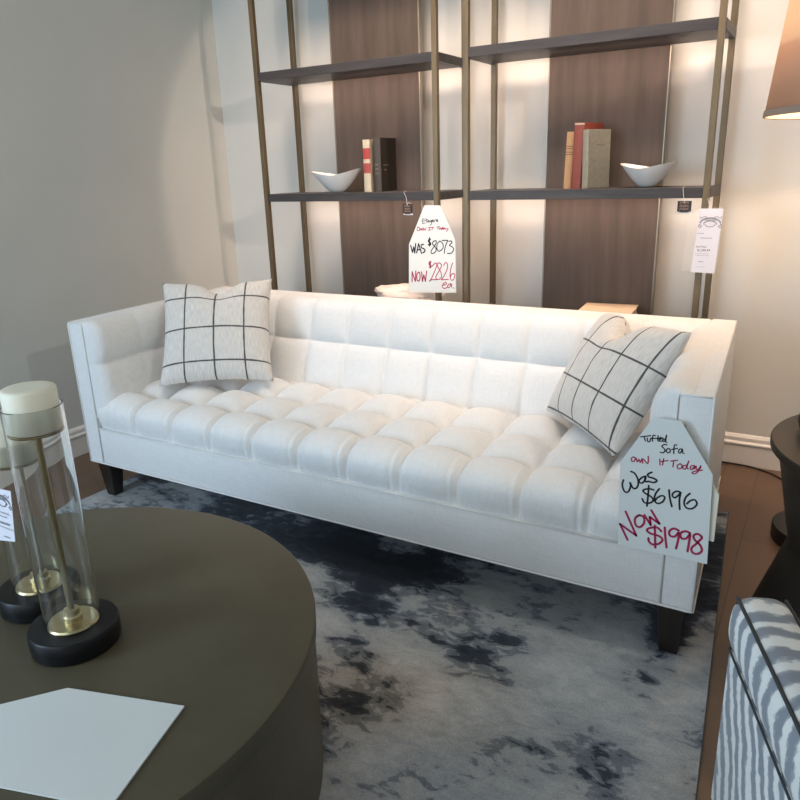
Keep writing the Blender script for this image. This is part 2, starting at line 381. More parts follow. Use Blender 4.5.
# ------------------------------------------------------------------ rug
def rug():
    cor = [Vector((-2.64, -.35)), Vector((.03, -.35)), Vector((-.195, 2.79)), Vector((-2.59, 2.79))]
    bm = bmesh.new(); nu, nv = 110, 130
    def f(u, v):
        p = (cor[0] * (1 - u) + cor[1] * u) * (1 - v) + (cor[3] * (1 - u) + cor[2] * u) * v
        return Vector((p.x, p.y, .006))
    Rr = grid(bm, f, nu, nv)
    edge = [Rr[i][0] for i in range(nu + 1)] + [Rr[nu][j] for j in range(1, nv + 1)] + [Rr[i][nv] for i in range(nu - 1, -1, -1)] + [Rr[0][j] for j in range(nv - 1, 0, -1)]
    low = [bm.verts.new((v.co.x, v.co.y, 0.0005)) for v in edge]
    for i in range(len(edge)):
        j = (i + 1) % len(edge); bm.faces.new((edge[i], low[i], low[j], edge[j]))
    blobs = RUG_BLOBS
    root = finish(bm, 'area_rug', M['rug'], smooth=0)
    me = root.data
    ta = me.attributes.new('tone', 'FLOAT', 'POINT'); wa = me.attributes.new('warm', 'FLOAT', 'POINT')
    for i, v in enumerate(me.vertices):
        t = .475; w_ = .03
        for x, y, rx, ry, a, ww in blobs:
            d = ((v.co.x - x) / rx) ** 2 + ((v.co.y - y) / ry) ** 2
            if d < 9:
                e = math.exp(-d); t += a * e; w_ += ww * e
        ta.data[i].value = t; wa.data[i].value = w_
    tag(root, 'large abstract area rug in charcoal, silver and beige under the white sofa', 'rug')
    bm = bmesh.new()
    tube(bm, [(c.x, c.y, .0034) for c in cor], .0032, 6, closed=True)
    finish(bm, 'edge_binding', M['binding'], root)
RUG_BLOBS = [
    # x, y, rx, ry, tone, warm
    (-1.60, 1.86, .20, .13, -.42, -.1), (-1.40, 1.95, .16, .10, -.34, -.1), (-1.20, 1.80, .24, .09, -.42, -.1), (-1.16, 1.62, .12, .09, -.30, 0),
    (-1.02, 1.92, .20, .08, -.38, -.1), (-1.06, 1.44, .07, .06, -.25, 0), (-.80, 1.57, .16, .05, -.22, .1), (-.62, 1.66, .10, .05, -.22, 0), (-.25, 1.93, .05, .16, -.42, 0),
    (-.24, 2.3, .10, .45, -.40, 0), (-2.0, 2.0, .20, .14, -.25, .1), (-2.46, 2.05, .10, .12, -.2, .2), (-1.75, 2.10, .2, .08, -.25, 0),
    (-1.19, 1.47, .10, .10, .22, 0), (-1.40, 1.70, .10, .07, .30, -.1), (-.86, 1.42, .16, .09, .22, .2), (-.50, 1.68, .12, .12, .24, -.1), (-.36, 1.82, .11, .14, .30, -.1), (-.15, 1.80, .07, .14, .35, .1), (-.82, 1.84, .16, .06, .24, -.1),
    (-.76, 1.35, .20, .14, .04, .9), (-.95, 1.22, .18, .16, -.08, .8), (-.62, 1.52, .10, .05, -.12, .2), (-2.42, 1.86, .16, .12, .14, .35), (-1.88, 1.95, .12, .08, .10, .25), (-.45, 1.5, .2, .15, .16, .0), (-.2, 1.3, .2, .3, .1, .05)]
rug()
Z0 = .006

# ------------------------------------------------------------------ tufted sofa
SX = 2.795                                   # mirror: x -> -SX - x
sofa = thing('tufted_sofa', 'long white tufted sofa with dark tapered legs standing on the abstract rug', 'sofa', (-1.3975, 2.28, Z0))
Si = inv(sofa) @ Matrix(((1, -.055, 0, .099), (0, 1, 0, 0), (0, 0, 1, 0), (0, 0, 0, 1)))   # the arms run back at a slight cant
def path_at(path):
    L = [0]
    for a, b in zip(path, path[1:]): L.append(L[-1] + math.dist(a, b))
    def at(t):
        s = t * L[-1]
        for i in range(len(path) - 1):
            if s <= L[i + 1] or i == len(path) - 2:
                k = (s - L[i]) / (L[i + 1] - L[i])
                return [path[i][q] + (path[i + 1][q] - path[i][q]) * k for q in (0, 1)], s
    return at, L
def pil(a, p=2.4): return max(0., 1 - abs(a) ** p)
COL = .2045
def cell(x): 
    k = (x + 2.315) / COL
    return 2 * (k - math.floor(k)) - 1, math.floor(k)
def rowcell(s, bounds):
    for i in range(len(bounds) - 1):
        if s <= bounds[i + 1] or i == len(bounds) - 2:
            return max(-1, min(1, 2 * (s - bounds[i]) / (bounds[i + 1] - bounds[i]) - 1)), i
def wrinkle(x, y, z, k=1): return noise.noise(Vector((x * 9, y * 9, z * 9))) * .0028 * k

seat_path = smooth_path([(1.826, .296), (1.829, .33), (1.834, .360), (1.846, .384), (1.868, .394), (1.91, .396), (1.96, .390), (2.16, .388), (2.37, .388), (2.50, .388)], 4)
at, L = path_at(seat_path)
def s_of_y(y):
    for i in range(12, len(seat_path) - 1):
        if seat_path[i][0] <= y <= seat_path[i + 1][0]:
            return L[i] + (L[i + 1] - L[i]) * (y - seat_path[i][0]) / (seat_path[i + 1][0] - seat_path[i][0])
    return L[-1]
rows = [0, s_of_y(1.975), s_of_y(2.19), s_of_y(2.41), L[-1] + .1]
def seat_f(u, v):
    x = -2.5255 + u * 2.26
    (y, z), s = at(v); (y2, z2), _ = at(min(1, v + .004)); (y1, z1), _ = at(max(0, v - .004))
    t = Vector((y2 - y1, z2 - z1)).normalized(); n = Vector((-t.y, t.x))
    a, ci = cell(x); b, ri = rowcell(s, rows)
    if ci == -1: a = max(a, -.55)
    if ci == 10 or x > -.47: a = min(a, .55)
    if ri == 0:
        along = (min(1, s / .085) ** .7) * (pil(max(b, 0), 2.4) ** .5)
        h = (.036 + .026 * min(1, s / .19)) * (pil(a, 3.0) ** .46) * along
        k = max(0, 1 - s / (rows[1] * .85)) ** .5                # doubled pleats and pull wrinkles running down to the rail
        h += (math.exp(-((a - .82) / .05) ** 2) - .8 * math.exp(-((a - .70) / .05) ** 2)) * .0065 * k
        h += (math.exp(-((a + .85) / .05) ** 2) - .7 * math.exp(-((a + .73) / .05) ** 2)) * .004 * k
        h += .0042 * k * noise.noise(Vector((x * 34 + ci * 3.3, y * 2, z * 3))) * pil(a, 6)
    else:
        h = .067 * ((pil(a, 2.3) * pil(b, 2.3)) ** .5)
    h += wrinkle(x, y, z)
    return Vector((x, y + n.x * h, z + n.y * h))
bm = bmesh.new(); grid(bm, seat_f, 440, 110); finish(bm, 'seat', M['linen'], sofa, 180, Si)

back_path = smooth_path([(2.443, .37), (2.458, .43), (2.488, .51), (2.523, .59), (2.553, .68), (2.571, .725), (2.59, .749), (2.62, .756), (2.67, .757)], 4)
atb, Lb = path_at(back_path)
def s_of_z(z):
    for i in range(len(back_path) - 1):
        if back_path[i][1] <= z <= back_path[i + 1][1]:
            return Lb[i] + (Lb[i + 1] - Lb[i]) * (z - back_path[i][1]) / (back_path[i + 1][1] - back_path[i][1])
    return Lb[-1]
rb = [s_of_z(.40), s_of_z(.59), s_of_z(.7565)]
def back_f(u, v):
    x = -2.5255 + u * 2.26
    (y, z), s = atb(v); (y2, z2), _ = atb(min(1, v + .004)); (y1, z1), _ = atb(max(0, v - .004))
    t = Vector((y2 - y1, z2 - z1)).normalized(); n = Vector((-t.y, t.x))
    a, ci = cell(x); b, ri = rowcell(s, rb)
    if ri == 0:
        h = .034 * (pil(a, 3.0) ** .45) * (pil(max(b, 0), 2.6) ** .5)
    else:
        fade = pil(max(b, 0), 2.2)
        h = .034 * (pil(a, 2.8) ** .45) * (pil(min(b, 0), 2.6) ** .5) * fade
    h += wrinkle(x, y, z, .8) * (1 if z < .745 else .3)
    return Vector((x, y + n.x * h, z + n.y * h))
bm = bmesh.new(); grid(bm, back_f, 440, 84); 
box(bm, -2.53, -.265, 2.60, 2.772, .16, .757, .012, 3)
finish(bm, 'backrest', M['linen'], sofa, 180, Si)

def arm(mir):
    mx = (lambda x: -SX - x) if mir else (lambda x: x)
    bm = bmesh.new()
    x0, x1 = sorted((mx(-2.612), mx(-2.527)))
    box(bm, x0, x1, 1.80, 2.772, .157, .758, .009, 3)
    prof = smooth_path([(.045, .36), (.05, .44), (.05, .52), (.046, .59), (.046, .66), (.040, .715), (.024, .745), (0, .7555), (-.035, .7585)], 4)
    ata, La = path_at(prof)
    sm = next(La[i] for i in range(len(prof)) if prof[i][1] >= .585)
    r_ = [0, sm, La[-1]]
    ycol = [1.80, 2.04, 2.2445, 2.449, 2.65]
    def f(u, v):
        y = 1.802 + u * .80
        (o, z), s = ata(v); (o2, z2), _ = ata(min(1, v + .006)); (o1, z1), _ = ata(max(0, v - .006))
        t = Vector((o2 - o1, z2 - z1)).normalized(); n = Vector((t.y, -t.x))
        b, ri = rowcell(s, r_)
        a, ci = rowcell(y, ycol)
        e = min(1, (y - 1.802) / .055); e = math.sqrt(max(0, 1 - (1 - e) ** 2))       # rounded front end
        cr = .62 + .38 * pil(a if ci else max(a, 0), 2.6) ** .55
        rw = pil(max(b, 0), 2.6) ** .55 if ri == 0 else (pil(min(b, 0), 2.6) ** .55) * pil(max(b, 0), 2.)
        h = .024 * cr * rw * e + wrinkle(3, y, z, .8) * e
        o_ = o * (.05 + .95 * e) if o > 0 else o
        return Vector((mx(-2.527 + o_ + n.x * h), y, z + n.y * h))
    grid(bm, f, 110, 60)
    finish(bm, 'arm', M['linen'], sofa, 180, Si)
arm(False); arm(True)
bm = bmesh.new(); box(bm, -2.535, -.26, 1.802, 2.72, .157, .314, .006, 2); finish(bm, 'base_rail', M['linen'], sofa, 50, Si)
def pipe(pts, r=.0034):
    bm = bmesh.new(); tube(bm, pts, r, 6); finish(bm, 'piping', M['piping'], sofa, 180, Si)
pipe([(-2.613, 2.76, .159), (-2.613, 1.80, .159), (-2.60, 1.798, .159), (-.195, 1.798, .159), (-.183, 1.80, .159), (-.183, 2.76, .159)], .004)
pipe([(-2.527, 1.7995, .314), (-.268, 1.7995, .314)], .003)
for mx in ((lambda x: x), (lambda x: -SX - x)):
    pipe([(mx(-2.527), 1.799, .16), (mx(-2.527), 1.799, .745), (mx(-2.530), 1.803, .757), (mx(-2.530), 1.84, .7585)], .0032)
    pipe([(mx(-2.61), 1.80, .16), (mx(-2.61), 1.80, .752), (mx(-2.608), 1.806, .757), (mx(-2.609), 2.765, .757)], .003)
    pipe([(mx(-2.606), 1.801, .755), (mx(-2.53), 1.801, .755)], .003)
def leg(xc, yc):
    bm = bmesh.new()
    a, b = .038, .024
    top = [bm.verts.new((xc + sx * a, yc + sy * a, .160)) for sx, sy in ((-1, -1), (1, -1), (1, 1), (-1, 1))]
    bot = [bm.verts.new((xc + sx * b, yc + sy * b, Z0)) for sx, sy in ((-1, -1), (1, -1), (1, 1), (-1, 1))]
    bm.faces.new(top); bm.faces.new(bot[::-1])
    for i in range(4): bm.faces.new((top[i], bot[i], bot[(i + 1) % 4], top[(i + 1) % 4]))
    bmesh.ops.bevel(bm, geom=bm.edges[:], offset=.003, segments=1, affect='EDGES')
    finish(bm, 'leg', M['darkwood'], sofa, 20, Si)
for xc in (-2.528, -.236):
    for yc in (1.834, 2.70): leg(xc, yc)

# ------------------------------------------------------------------ throw pillows
def pillow(label, c, yaw, lean, w, h, uvf, dent, T=.085, ear=None, roll=0):
    bm = bmesh.new(); uvl = bm.loops.layers.uv.new('UVMap')
    N = 44
    def pt(i, j, side):
        a = 2 * i / N - 1; b = 2 * j / N - 1
        x = a * w / 2 * (1 - .075 * (1 - b * b) * abs(a)); z = b * h / 2 * (1 - .075 * (1 - a * a) * abs(b))
        th = T * (pil(a, 2.2) * pil(b, 2.2)) ** .48
        k = math.exp(-((a - dent[0]) / .26) ** 2) * max(0, (b + .2) / 1.2) ** 3
        z -= dent[1] * k; th *= 1 - .55 * k
        th += .006 * noise.noise(Vector((a * 3, b * 3, side * 4 + c[0] * 7))) * pil(a) * pil(b)
        if ear:
            k2 = max(0, -a) ** 3 * max(0, b) ** 3
            x += ear[0] * k2; z += ear[1] * k2
        th += .003 * math.sin(a * 46) * (abs(b) ** 10) * pil(a, 6)
        return Vector((x, -side * th, z))
    for side in (1, -1):
        G = [[bm.verts.new(pt(i, j, side)) for j in range(N + 1)] for i in range(N + 1)]
        for i in range(N):
            for j in range(N):
                f = bm.faces.new((G[i][j], G[i + 1][j], G[i + 1][j + 1], G[i][j + 1]))
                for l, (p, q) in zip(f.loops, ((i, j), (i + 1, j), (i + 1, j + 1), (i, j + 1))): l[uvl].uv = uvf(p / N, q / N)
    bmesh.ops.remove_doubles(bm, verts=bm.verts[:], dist=.0004)
    o = finish(bm, 'throw_pillow', M['check'], None, 180)
    o.matrix_world = Matrix.Translation(c) @ Matrix.Rotation(yaw, 4, 'Z') @ Matrix.Rotation(-lean, 4, 'X') @ Matrix.Rotation(roll, 4, 'Y')
    tag(o, label, 'pillow', 'windowpane check throw pillows on the sofa')
rad = math.radians
pillow('pale throw pillow with dark windowpane check, upright at the left arm of the sofa', (-2.215, 2.225, .667), rad(34), rad(34), .475, .475, lambda u, v: (u, v), (.06, .05))
pillow('tilted pale windowpane check pillow leaning into the right arm of the sofa', (-.553, 2.30, .640), rad(-46), rad(32), .475, .43, lambda u, v: (.235 + (u - .26) * 1.174, v + .13), (-.08, .085), T=.09, ear=(.0, -.035))

# ------------------------------------------------------------------ sofa sale sign
def card(poly, y0, y1):
    bm = bmesh.new(); prism(bm, poly, y0, y1); return bm
sg = thing('sale_sign', 'white tag-shaped sale sign for the tufted sofa, handwritten in black and red', 'sign', (-.28, 1.778, .322))
gi = inv(sg)
finish(card([(-.319, .693), (-.252, .694), (-.168, .567), (-.159, .323), (-.383, .322), (-.391, .561)], 1.7755, 1.7785), 'card', M['card'], sg, 0, gi)
for col, wd_, nm in ((0, 32, 'black_lettering'), (1, 32, 'red_lettering'), (0, 48, 'black_lettering'), (1, 60, 'red_lettering')):
    bm = bmesh.new(); ink_ribbons(bm, [(w_, p) for c_, w_, p in SOFA_INK if c_ == col and w_ == wd_], -.28, .50, 1.7750)
    o = finish(bm, nm, M['red_ink' if col else 'ink'], sg, 0, gi, recalc=False)
bm = bmesh.new(); tube(bm, [(-.245, 1.776, .676), (-.245, 1.803, .676)], .002, 6); finish(bm, 'pin', M['bronze_light'], sg, 180, gi)
o = finish(card([(-.262, .385), (-.15, .385), (-.15, .512), (-.19, .585), (-.262, .585)], 1.7835, 1.7950), 'tag_card', M['cream_card'], None, 0)
tag(o, 'cream card peeking out behind the right edge of the sofa sale sign', 'card')

# ------------------------------------------------------------------ etageres
def etagere(cx, label):
    t = thing('etagere', label, 'shelf', (cx, 3.13, 0), 0, 'open metal display shelves behind the sofa')
    h = .490; p = .0115; q = .013
    for sx in (-1, 1):
        for y in (2.985, 3.282):
            bm = bmesh.new(); box(bm, sx * h - p, sx * h + p, y - 3.13 - q, y - 3.13 + q, 0, 2.32, .0015, 1)
            finish(bm, 'post', M['bronze'], t, 20)
    for zt in (.12, .665, 1.205, 1.775, 2.32):
        bm = bmesh.new()
        box(bm, -h + p, h - p, 2.976 - 3.13, 3.236 - 3.13, zt - .038, zt, .001, 1)
        for sx in (-1, 1):
            box(bm, sx * h - .013, sx * h + .013, 2.985 - 3.13 + q, 3.282 - 3.13 - q, zt - .037, zt - .001, .001, 1)
        finish(bm, 'shelf', M['shelf'], t, 20)
    bm = bmesh.new(); box(bm, -.218, .272, 3.24 - 3.13, 3.266 - 3.13, .06, 2.30, .001, 1); finish(bm, 'back_panel', M['panel'], t, 20)
    for sx in (-1, 1):
        bm = bmesh.new(); box(bm, .027 + sx * .248 - .003, .027 + sx * .248 + .003, 3.238 - 3.13, 3.268 - 3.13, .06, 2.30, .001, 1); finish(bm, 'panel_trim', M['bronze_light'], t, 20)
    return t
etagere(-2.0265, 'open bronze display shelf holding the black book, further left behind the sofa')
etagere(-.90, 'open bronze display shelf holding the red book, nearer the floor lamp')

sg = thing('sale_sign', 'white tag-shaped sale sign hanging on a bronze shelf post, reading 8073 and 2826', 'sign', (-1.56, 2.967, .75))
gi = inv(sg)
finish(card([(-1.591, 1.147), (-1.513, 1.146), (-1.439, .997), (-1.436, .760), (-1.684, .748), (-1.676, .972)], 2.9645, 2.9685), 'card', M['card'], sg, 0, gi)
for col, wd_, nm in ((0, 32, 'black_lettering'), (1, 34, 'red_lettering'), (0, 62, 'black_lettering'), (0, 46, 'black_lettering'), (1, 58, 'red_lettering'), (1, 44, 'red_lettering')):
    bm = bmesh.new(); ink_ribbons(bm, [(w_, p) for c_, w_, p in ETAGERE_INK if c_ == col and w_ == wd_], -1.56, .95, 2.9640)
    o = finish(bm, nm, M['red_ink' if col else 'ink'], sg, 0, gi, recalc=False)

def squiggle(bm, x0, x1, z, y, amp, w, n=7, seed=0):
    r = random.Random(seed)
    pts = [(round((x0 + (x1 - x0) * i / (2 * n)) * 1e4), round((z + (amp if i % 2 else -amp) * r.uniform(.5, 1)) * 1e4)) for i in range(2 * n + 1)]
    ink_ribbons(bm, [(w, pts)], 0, 0, y)

def black_tag(cx, z0, z1, xs, label):
    t = thing('hang_tag', label, 'tag', (cx, 2.966, z0), 0, 'small black hang tags under the shelf edge'); ti = inv(t)
    bm = bmesh.new(); prism(bm, [(cx - .024, z1), (cx + .026, z1), (cx + .026, z0 + .004), (cx + .01, z0), (cx - .01, z0), (cx - .024, z0 + .004)], 2.963, 2.9655)
    finish(bm, 'card', M['black_tag'], t, 0, ti)
    bm = bmesh.new()
    prism(bm, [(cx - .023, z0 + .004), (cx + .026, z0 + .003), (cx + .027, z0 - .004), (cx, z0 - .0045), (cx - .022, z0 - .003)], 2.9658, 2.9672)
    finish(bm, 'white_backing', M['card'], t, 0, ti)
    bm = bmesh.new()
    for k, (zz, a) in enumerate(((.036, .004), (.024, .005), (.013, .0045))):
        squiggle(bm, cx - .015, cx + .016, z0 + zz, 2.9625, a, 26, 5, k)
    finish(bm, 'copper_print', M['copper'], t, 0, ti, recalc=False)
    bm = bmesh.new()
    tube(bm, smooth_path([(cx, 2.9625, z1 - .006), (cx - .006, 2.9665, 1.18), (xs, 2.968, 1.205), (xs + .003, 2.985, 1.2095)], 5), .0011, 6)
    tube(bm, smooth_path([(cx, 2.9625, z1 - .006), (cx + .006, 2.966, z1 + .006), (cx + .02, 2.966, z1 + .001)], 5), .0009, 6)
    finish(bm, 'string', M['string'], t, 180, ti)
black_tag(-1.679, 1.108, 1.153, -1.697, 'small black hang tag on a white string beside the top of the shelf sale sign')
black_tag(-.481, 1.116, 1.158, -.490, 'small black hang tag on a string near the white price tag')

def text_mesh(body, size, x, z, y):
    cu = bpy.data.curves.new('txt', 'FONT'); cu.body = body; cu.size = size
    ob = bpy.data.objects.new('txt', cu); C.objects.link(ob)
    dg = bpy.context.evaluated_depsgraph_get()
    me = bpy.data.meshes.new_from_object(ob.evaluated_get(dg))
    bm = bmesh.new(); bm.from_mesh(me)
    bm.transform(Matrix.Translation((x, y, z)) @ Matrix.Rotation(PI / 2, 4, 'X'))
    bpy.data.objects.remove(ob); bpy.data.curves.remove(cu); bpy.data.meshes.remove(me)
    return bm
def price_tag(label, poly, y, sleeve, emb, lines, price, string):
    xs = [p[0] for p in poly]; zs = [p[1] for p in poly]
    t = thing('price_tag', label, 'tag', (sum(xs) / 4, y, min(zs)), 0); ti = inv(t)
    finish(card(poly, y, y + .0012), 'paper', M['paper'], t, 0, ti)
    if sleeve:
        finish(card(sleeve, y + .0018, y + .0030), 'sleeve', M['sleeve'], t, 0, ti)
    bm = bmesh.new()
    cx, cz, w = emb
    # ornate arched emblem: two arcs, side scrolls, a band of lettering-like strokes
    arc = lambda r0, r1, z_, a0, a1: [(round((cx + r0 * math.sin(a)) * 1e4), round((z_ + r1 * math.cos(a)) * 1e4)) for a in [a0 + (a1 - a0) * k / 10 for k in range(11)]]
    st = [(44, arc(w, w * .62, cz - w * .3, -1.35, 1.35)), (30, arc(w * .62, w * .36, cz - w * .34, -1.5, 1.5)), (24, arc(w * .5, w * .3, cz - w * .28, 1.75, 4.5))]
    for s_ in (-1, 1):
        st.append((26, [(round((cx + s_ * w * k[0]) * 1e4), round((cz + w * k[1]) * 1e4)) for k in ((.98, -.28), (1.12, -.5), (.98, -.68), (.82, -.5), (1.0, -.42))]))
        st.append((20, [(round((cx + s_ * w * k[0]) * 1e4), round((cz + w * k[1]) * 1e4)) for k in ((.35, .38), (.6, .46), (.9, .3), (1.05, .45))]))
    ink_ribbons(bm, st, 0, 0, y - .0005)
    squiggle(bm, cx - w * .55, cx + w * .55, cz + w * .12, y - .0006, w * .13, 12, 8, 3)
    o = finish(bm, 'emblem', M['grey_ink'], t, 0, ti, recalc=False)
    bm = bmesh.new()
    for k, (x0, x1, z_, a, w_) in enumerate(lines): squiggle(bm, x0, x1, z_, y - .0005, a, w_, 9, k)
    finish(bm, 'print', M['grey_ink'], t, 0, ti, recalc=False)
    for body, size, x, z_ in price:
        finish(text_mesh(body, size, x, z_, y - .0006), 'price_line', M['ink'], t, 0, ti, recalc=False)
    if string:
        bm = bmesh.new(); tube(bm, smooth_path(string, 5), .001, 6); finish(bm, 'string', M['string'], t, 180, ti)
price_tag('white printed price tag in a clear sleeve on the right-hand shelf post', [(-.422, 1.130), (-.342, 1.130), (-.352, .893), (-.436, .895)], 2.958,
          [(-.428, 1.134), (-.338, 1.134), (-.344, .888), (-.472, .90), (-.462, 1.09)], (-.383, 1.085, .036),
          [(-.424, -.402, 1.040, .0016, 9), (-.412, -.372, 1.023, .0022, 12), (-.426, -.380, .965, .0014, 8), (-.426, -.378, .958, .0014, 8), (-.414, -.395, .935, .0016, 10), (-.416, -.385, .916, .001, 6)],
          [('Sale Price', .0095, -.426, .988), ('$1,299.99', .0115, -.420, .974)], [(-.384, 2.9585, 1.127), (-.395, 2.964, 1.15), (-.4015, 2.9719, 1.165)])

# ------------------------------------------------------------------ objects on the shelves
SH = 1.205
def bowl(label, c, a, b, hgt, dip, yaw, asym):
    bm = bmesh.new(); n, m_ = 72, 16
    def outer(th, k, off):
        s = math.sin(k * PI / 2); r = .20 + .80 * k ** .85
        rim = hgt * (1 - dip * (1 - abs(math.cos(th)) ** 1.6)) * (1 + asym * math.cos(th))
        z = rim * (k ** 1.3)
        fl = 1 + .12 * k * k * (abs(math.cos(th)) ** 3)
        return Vector(((a - off) * r * fl * math.cos(th), (b - off) * r * math.sin(th), z + (off * 1.2 if k < .9 else 0)))
    def ring(k, off): return [bm.verts.new(outer(2 * PI * i / n, k, off)) for i in range(n)]
    O = [ring(k / m_, 0) for k in range(m_ + 1)]; I = [ring(k / m_, .005) for k in range(m_, -1, -1)]
    A = O + I
    for p, q in zip(A, A[1:]):
        for i in range(n): bm.faces.new((p[i], p[(i + 1) % n], q[(i + 1) % n], q[i]))
    bm.faces.new(O[0][::-1]); bm.faces.new(I[-1])
    bm.transform(Matrix.Rotation(yaw, 4, 'Z'))
    o = finish(bm, 'decorative_bowl', M['porcelain'], None, 60); o.location = c
    tag(o, label, 'bowl', 'white porcelain bowls on the shelves')
bowl('white swooping porcelain bowl on the shelf beside the cream and black books', (-2.155, 3.10, SH + .0005), .122, .085, .108, .24, rad(14), .04)
bowl('white porcelain bowl with a raised lip, beside the grey-green book', (-.650, 3.10, SH + .0005), .103, .085, .094, .22, rad(-14), .0)

def book(label, x0, x1, y0, d, h, cover, pages=(.62, .56, .45), yaw=0, lean=0, bands=(), lines=(), spine_col=None, z=SH, group='old hardback books standing on the shelves', gold=(.55, .42, .2)):
    """spine faces -y; origin at the spine's foot, left corner"""
    w = x1 - x0
    t = thing('hardback_book', label, 'book', (x0, y0, z + .0005), yaw, group)
    Lm = Matrix.Rotation(lean, 4, 'Y')
    mc = varied('book_cloth', cover, tuple(c * .8 for c in cover), 60, .7)
    ms = mc if spine_col is None else varied('book_spine', spine_col, tuple(c * .85 for c in spine_col), 60, .6)
    k = .003
    for nm, a, b in (('front_cover', w - k, w), ('back_cover', 0, k)):
        bm = bmesh.new(); box(bm, a, b, .004, d, 0, h, .0008, 1, Lm); finish(bm, nm, mc, t, 20)
    bm = bmesh.new()
    prof = [(0, .005)] + [(w / 2 - w / 2 * math.cos(PI * i / 8), .005 - .006 * math.sin(PI * i / 8)) for i in range(1, 8)] + [(w, .005), (w, .008), (0, .008)]
    A = [bm.verts.new(Lm @ Vector((x, y, 0))) for x, y in prof]; B = [bm.verts.new(Lm @ Vector((x, y, h))) for x, y in prof]
    bm.faces.new(A); bm.faces.new(B[::-1])
    for i in range(len(prof)):
        j = (i + 1) % len(prof); bm.faces.new((A[i], B[i], B[j], A[j]))
    sp = finish(bm, 'spine', ms, t, 40)
    bm = bmesh.new(); box(bm, k, w - k, .009, d - .005, .004, h - .004, 0, 1, Lm)
    finish(bm, 'page_block', mat('page_edges', pages, .8), t, 20)
    for zb, hb, col in bands:
        bm = bmesh.new()
        pr = [(w / 2 - (w / 2 + .0004) * math.cos(PI * i / 8), .005 - .0066 * math.sin(PI * i / 8)) for i in range(9)]
        for (xa, ya), (xb, yb) in zip(pr, pr[1:]):
            bm.faces.new([bm.verts.new(Lm @ Vector(q)) for q in ((xa, ya, zb * h), (xb, yb, zb * h), (xb, yb, zb * h + hb), (xa, ya, zb * h + hb))])
        finish(bm, 'spine_band', mat('book_band', col, .6), sp, 60, recalc=False)
    if lines:
        bm = bmesh.new()
        for i, (ya, yb, zz, side) in enumerate(lines):
            r = random.Random(i)
            n = 8
            for q in range(n):
                u0 = ya + (yb - ya) * q / n; u1 = u0 + (yb - ya) / n * .7; hh = .0022 * r.uniform(.6, 1.2)
                if side == 'cover': Q = ((w + .0003, u0, zz - hh), (w + .0003, u1, zz - hh), (w + .0003, u1, zz + hh), (w + .0003, u0, zz + hh))
                else: Q = ((u0, -.0016, zz - hh), (u1, -.0016, zz - hh), (u1, -.0016, zz + hh), (u0, -.0016, zz + hh))
                bm.faces.new([bm.verts.new(Lm @ Vector(x)) for x in Q])
        finish(bm, 'title_print', mat('book_print', gold, .4, .3), t, 0, recalc=False)
    return t
book('cream hardback book with two red spine labels', -1.988, -1.948, 3.085, .15, .240, (.50, .44, .33), bands=((.36, .046, (.33, .06, .05)), (.63, .050, (.36, .045, .04))), spine_col=(.56, .50, .38))
book('near-black hardback book with small gilt title, right of the cream book', -1.934, -1.892, 3.092, .155, .246, (.018, .012, .009), spine_col=(.062, .05, .042), lines=((.025, .075, .122, 'cover'), (.03, .055, .100, 'cover'), (.012, .030, .125, 'spine'), (.012, .030, .105, 'spine'), (.012, .028, .085, 'spine')), gold=(.32, .27, .18))
book('slim tan hardback book with dark spine lines, left of the red book', -.996, -.962, 3.10, .13, .226, (.40, .25, .13), lean=rad(2.2), bands=((.74, .003, (.12, .06, .03)), (.70, .003, (.12, .06, .03)), (.64, .003, (.12, .06, .03)), (.60, .003, (.12, .06, .03))))
book('tall rust red hardback book standing between the tan and grey-green books', -.955, -.910, 3.068, .165, .258, (.24, .045, .025), yaw=rad(-12), lean=rad(1.8), spine_col=(.20, .05, .035), bands=((.965, .006, (.45, .38, .3)),))
book('grey-green cloth hardback book turned to show its front cover', -.905, -.872, 3.055, .130, .228, (.24, .235, .19), yaw=rad(-27), lean=rad(-1.2), lines=((.05, .095, .168, 'cover'),), gold=(.10, .09, .07))
# lower shelf
bm = bmesh.new()
box(bm, -.93, -.66, 3.0, 3.225, .667, .703, .004, 2); 
LB = thing('storage_box', 'flat tan book lying on the low shelf just above the sofa back', 'book', (-.795, 3.11, .6655)); li = inv(LB)
bm.free()
Lr = Matrix.Translation((-.79, 3.115, 0)) @ Matrix.Rotation(rad(5), 4, 'Z') @ Matrix.Translation((.79, -3.115, 0))
for nm, z0, z1, ins, mm in (('back_cover', .6655, .6695, 0, 'tan'), ('front_cover', .702, .706, 0, 'tan'), ('page_block', .6695, .702, .006, 'pg')):
    bm = bmesh.new(); box(bm, -.893 + ins, -.668 - ins, 3.015 + ins, 3.222 - ins, z0, z1, .0015 if not ins else 0, 1, Lr)
    finish(bm, nm, varied('tan_cloth', (.50, .37, .26), (.56, .43, .31), 40, .7) if mm == 'tan' else mat('page_edges', (.6, .52, .4), .8), LB, 20, li)
LB.name = 'hardback_book'; LB['group'] = 'old hardback books standing on the shelves'; del LB['group']
# crumpled plastic film
bm = bmesh.new()
bmesh.ops.create_icosphere(bm, subdivisions=5, radius=1)
for v in bm.verts:
    p = v.co.copy()
    d = 1 + .22 * noise.noise(p * 1.7 + Vector((3, 1, 0))) + .10 * abs(noise.noise(p * 4.2)) + .05 * noise.noise(p * 9)
    v.co = Vector((p.x * .19 * d, p.y * .085 * d, max(-.045, p.z * .052 * d)))
o = finish(bm, 'plastic_bag', M['plastic'], None, 180); o.location = (-1.76, 3.09, .7115)
tag(o, 'crumpled milky plastic bag on the low shelf behind the sofa back', 'bag')

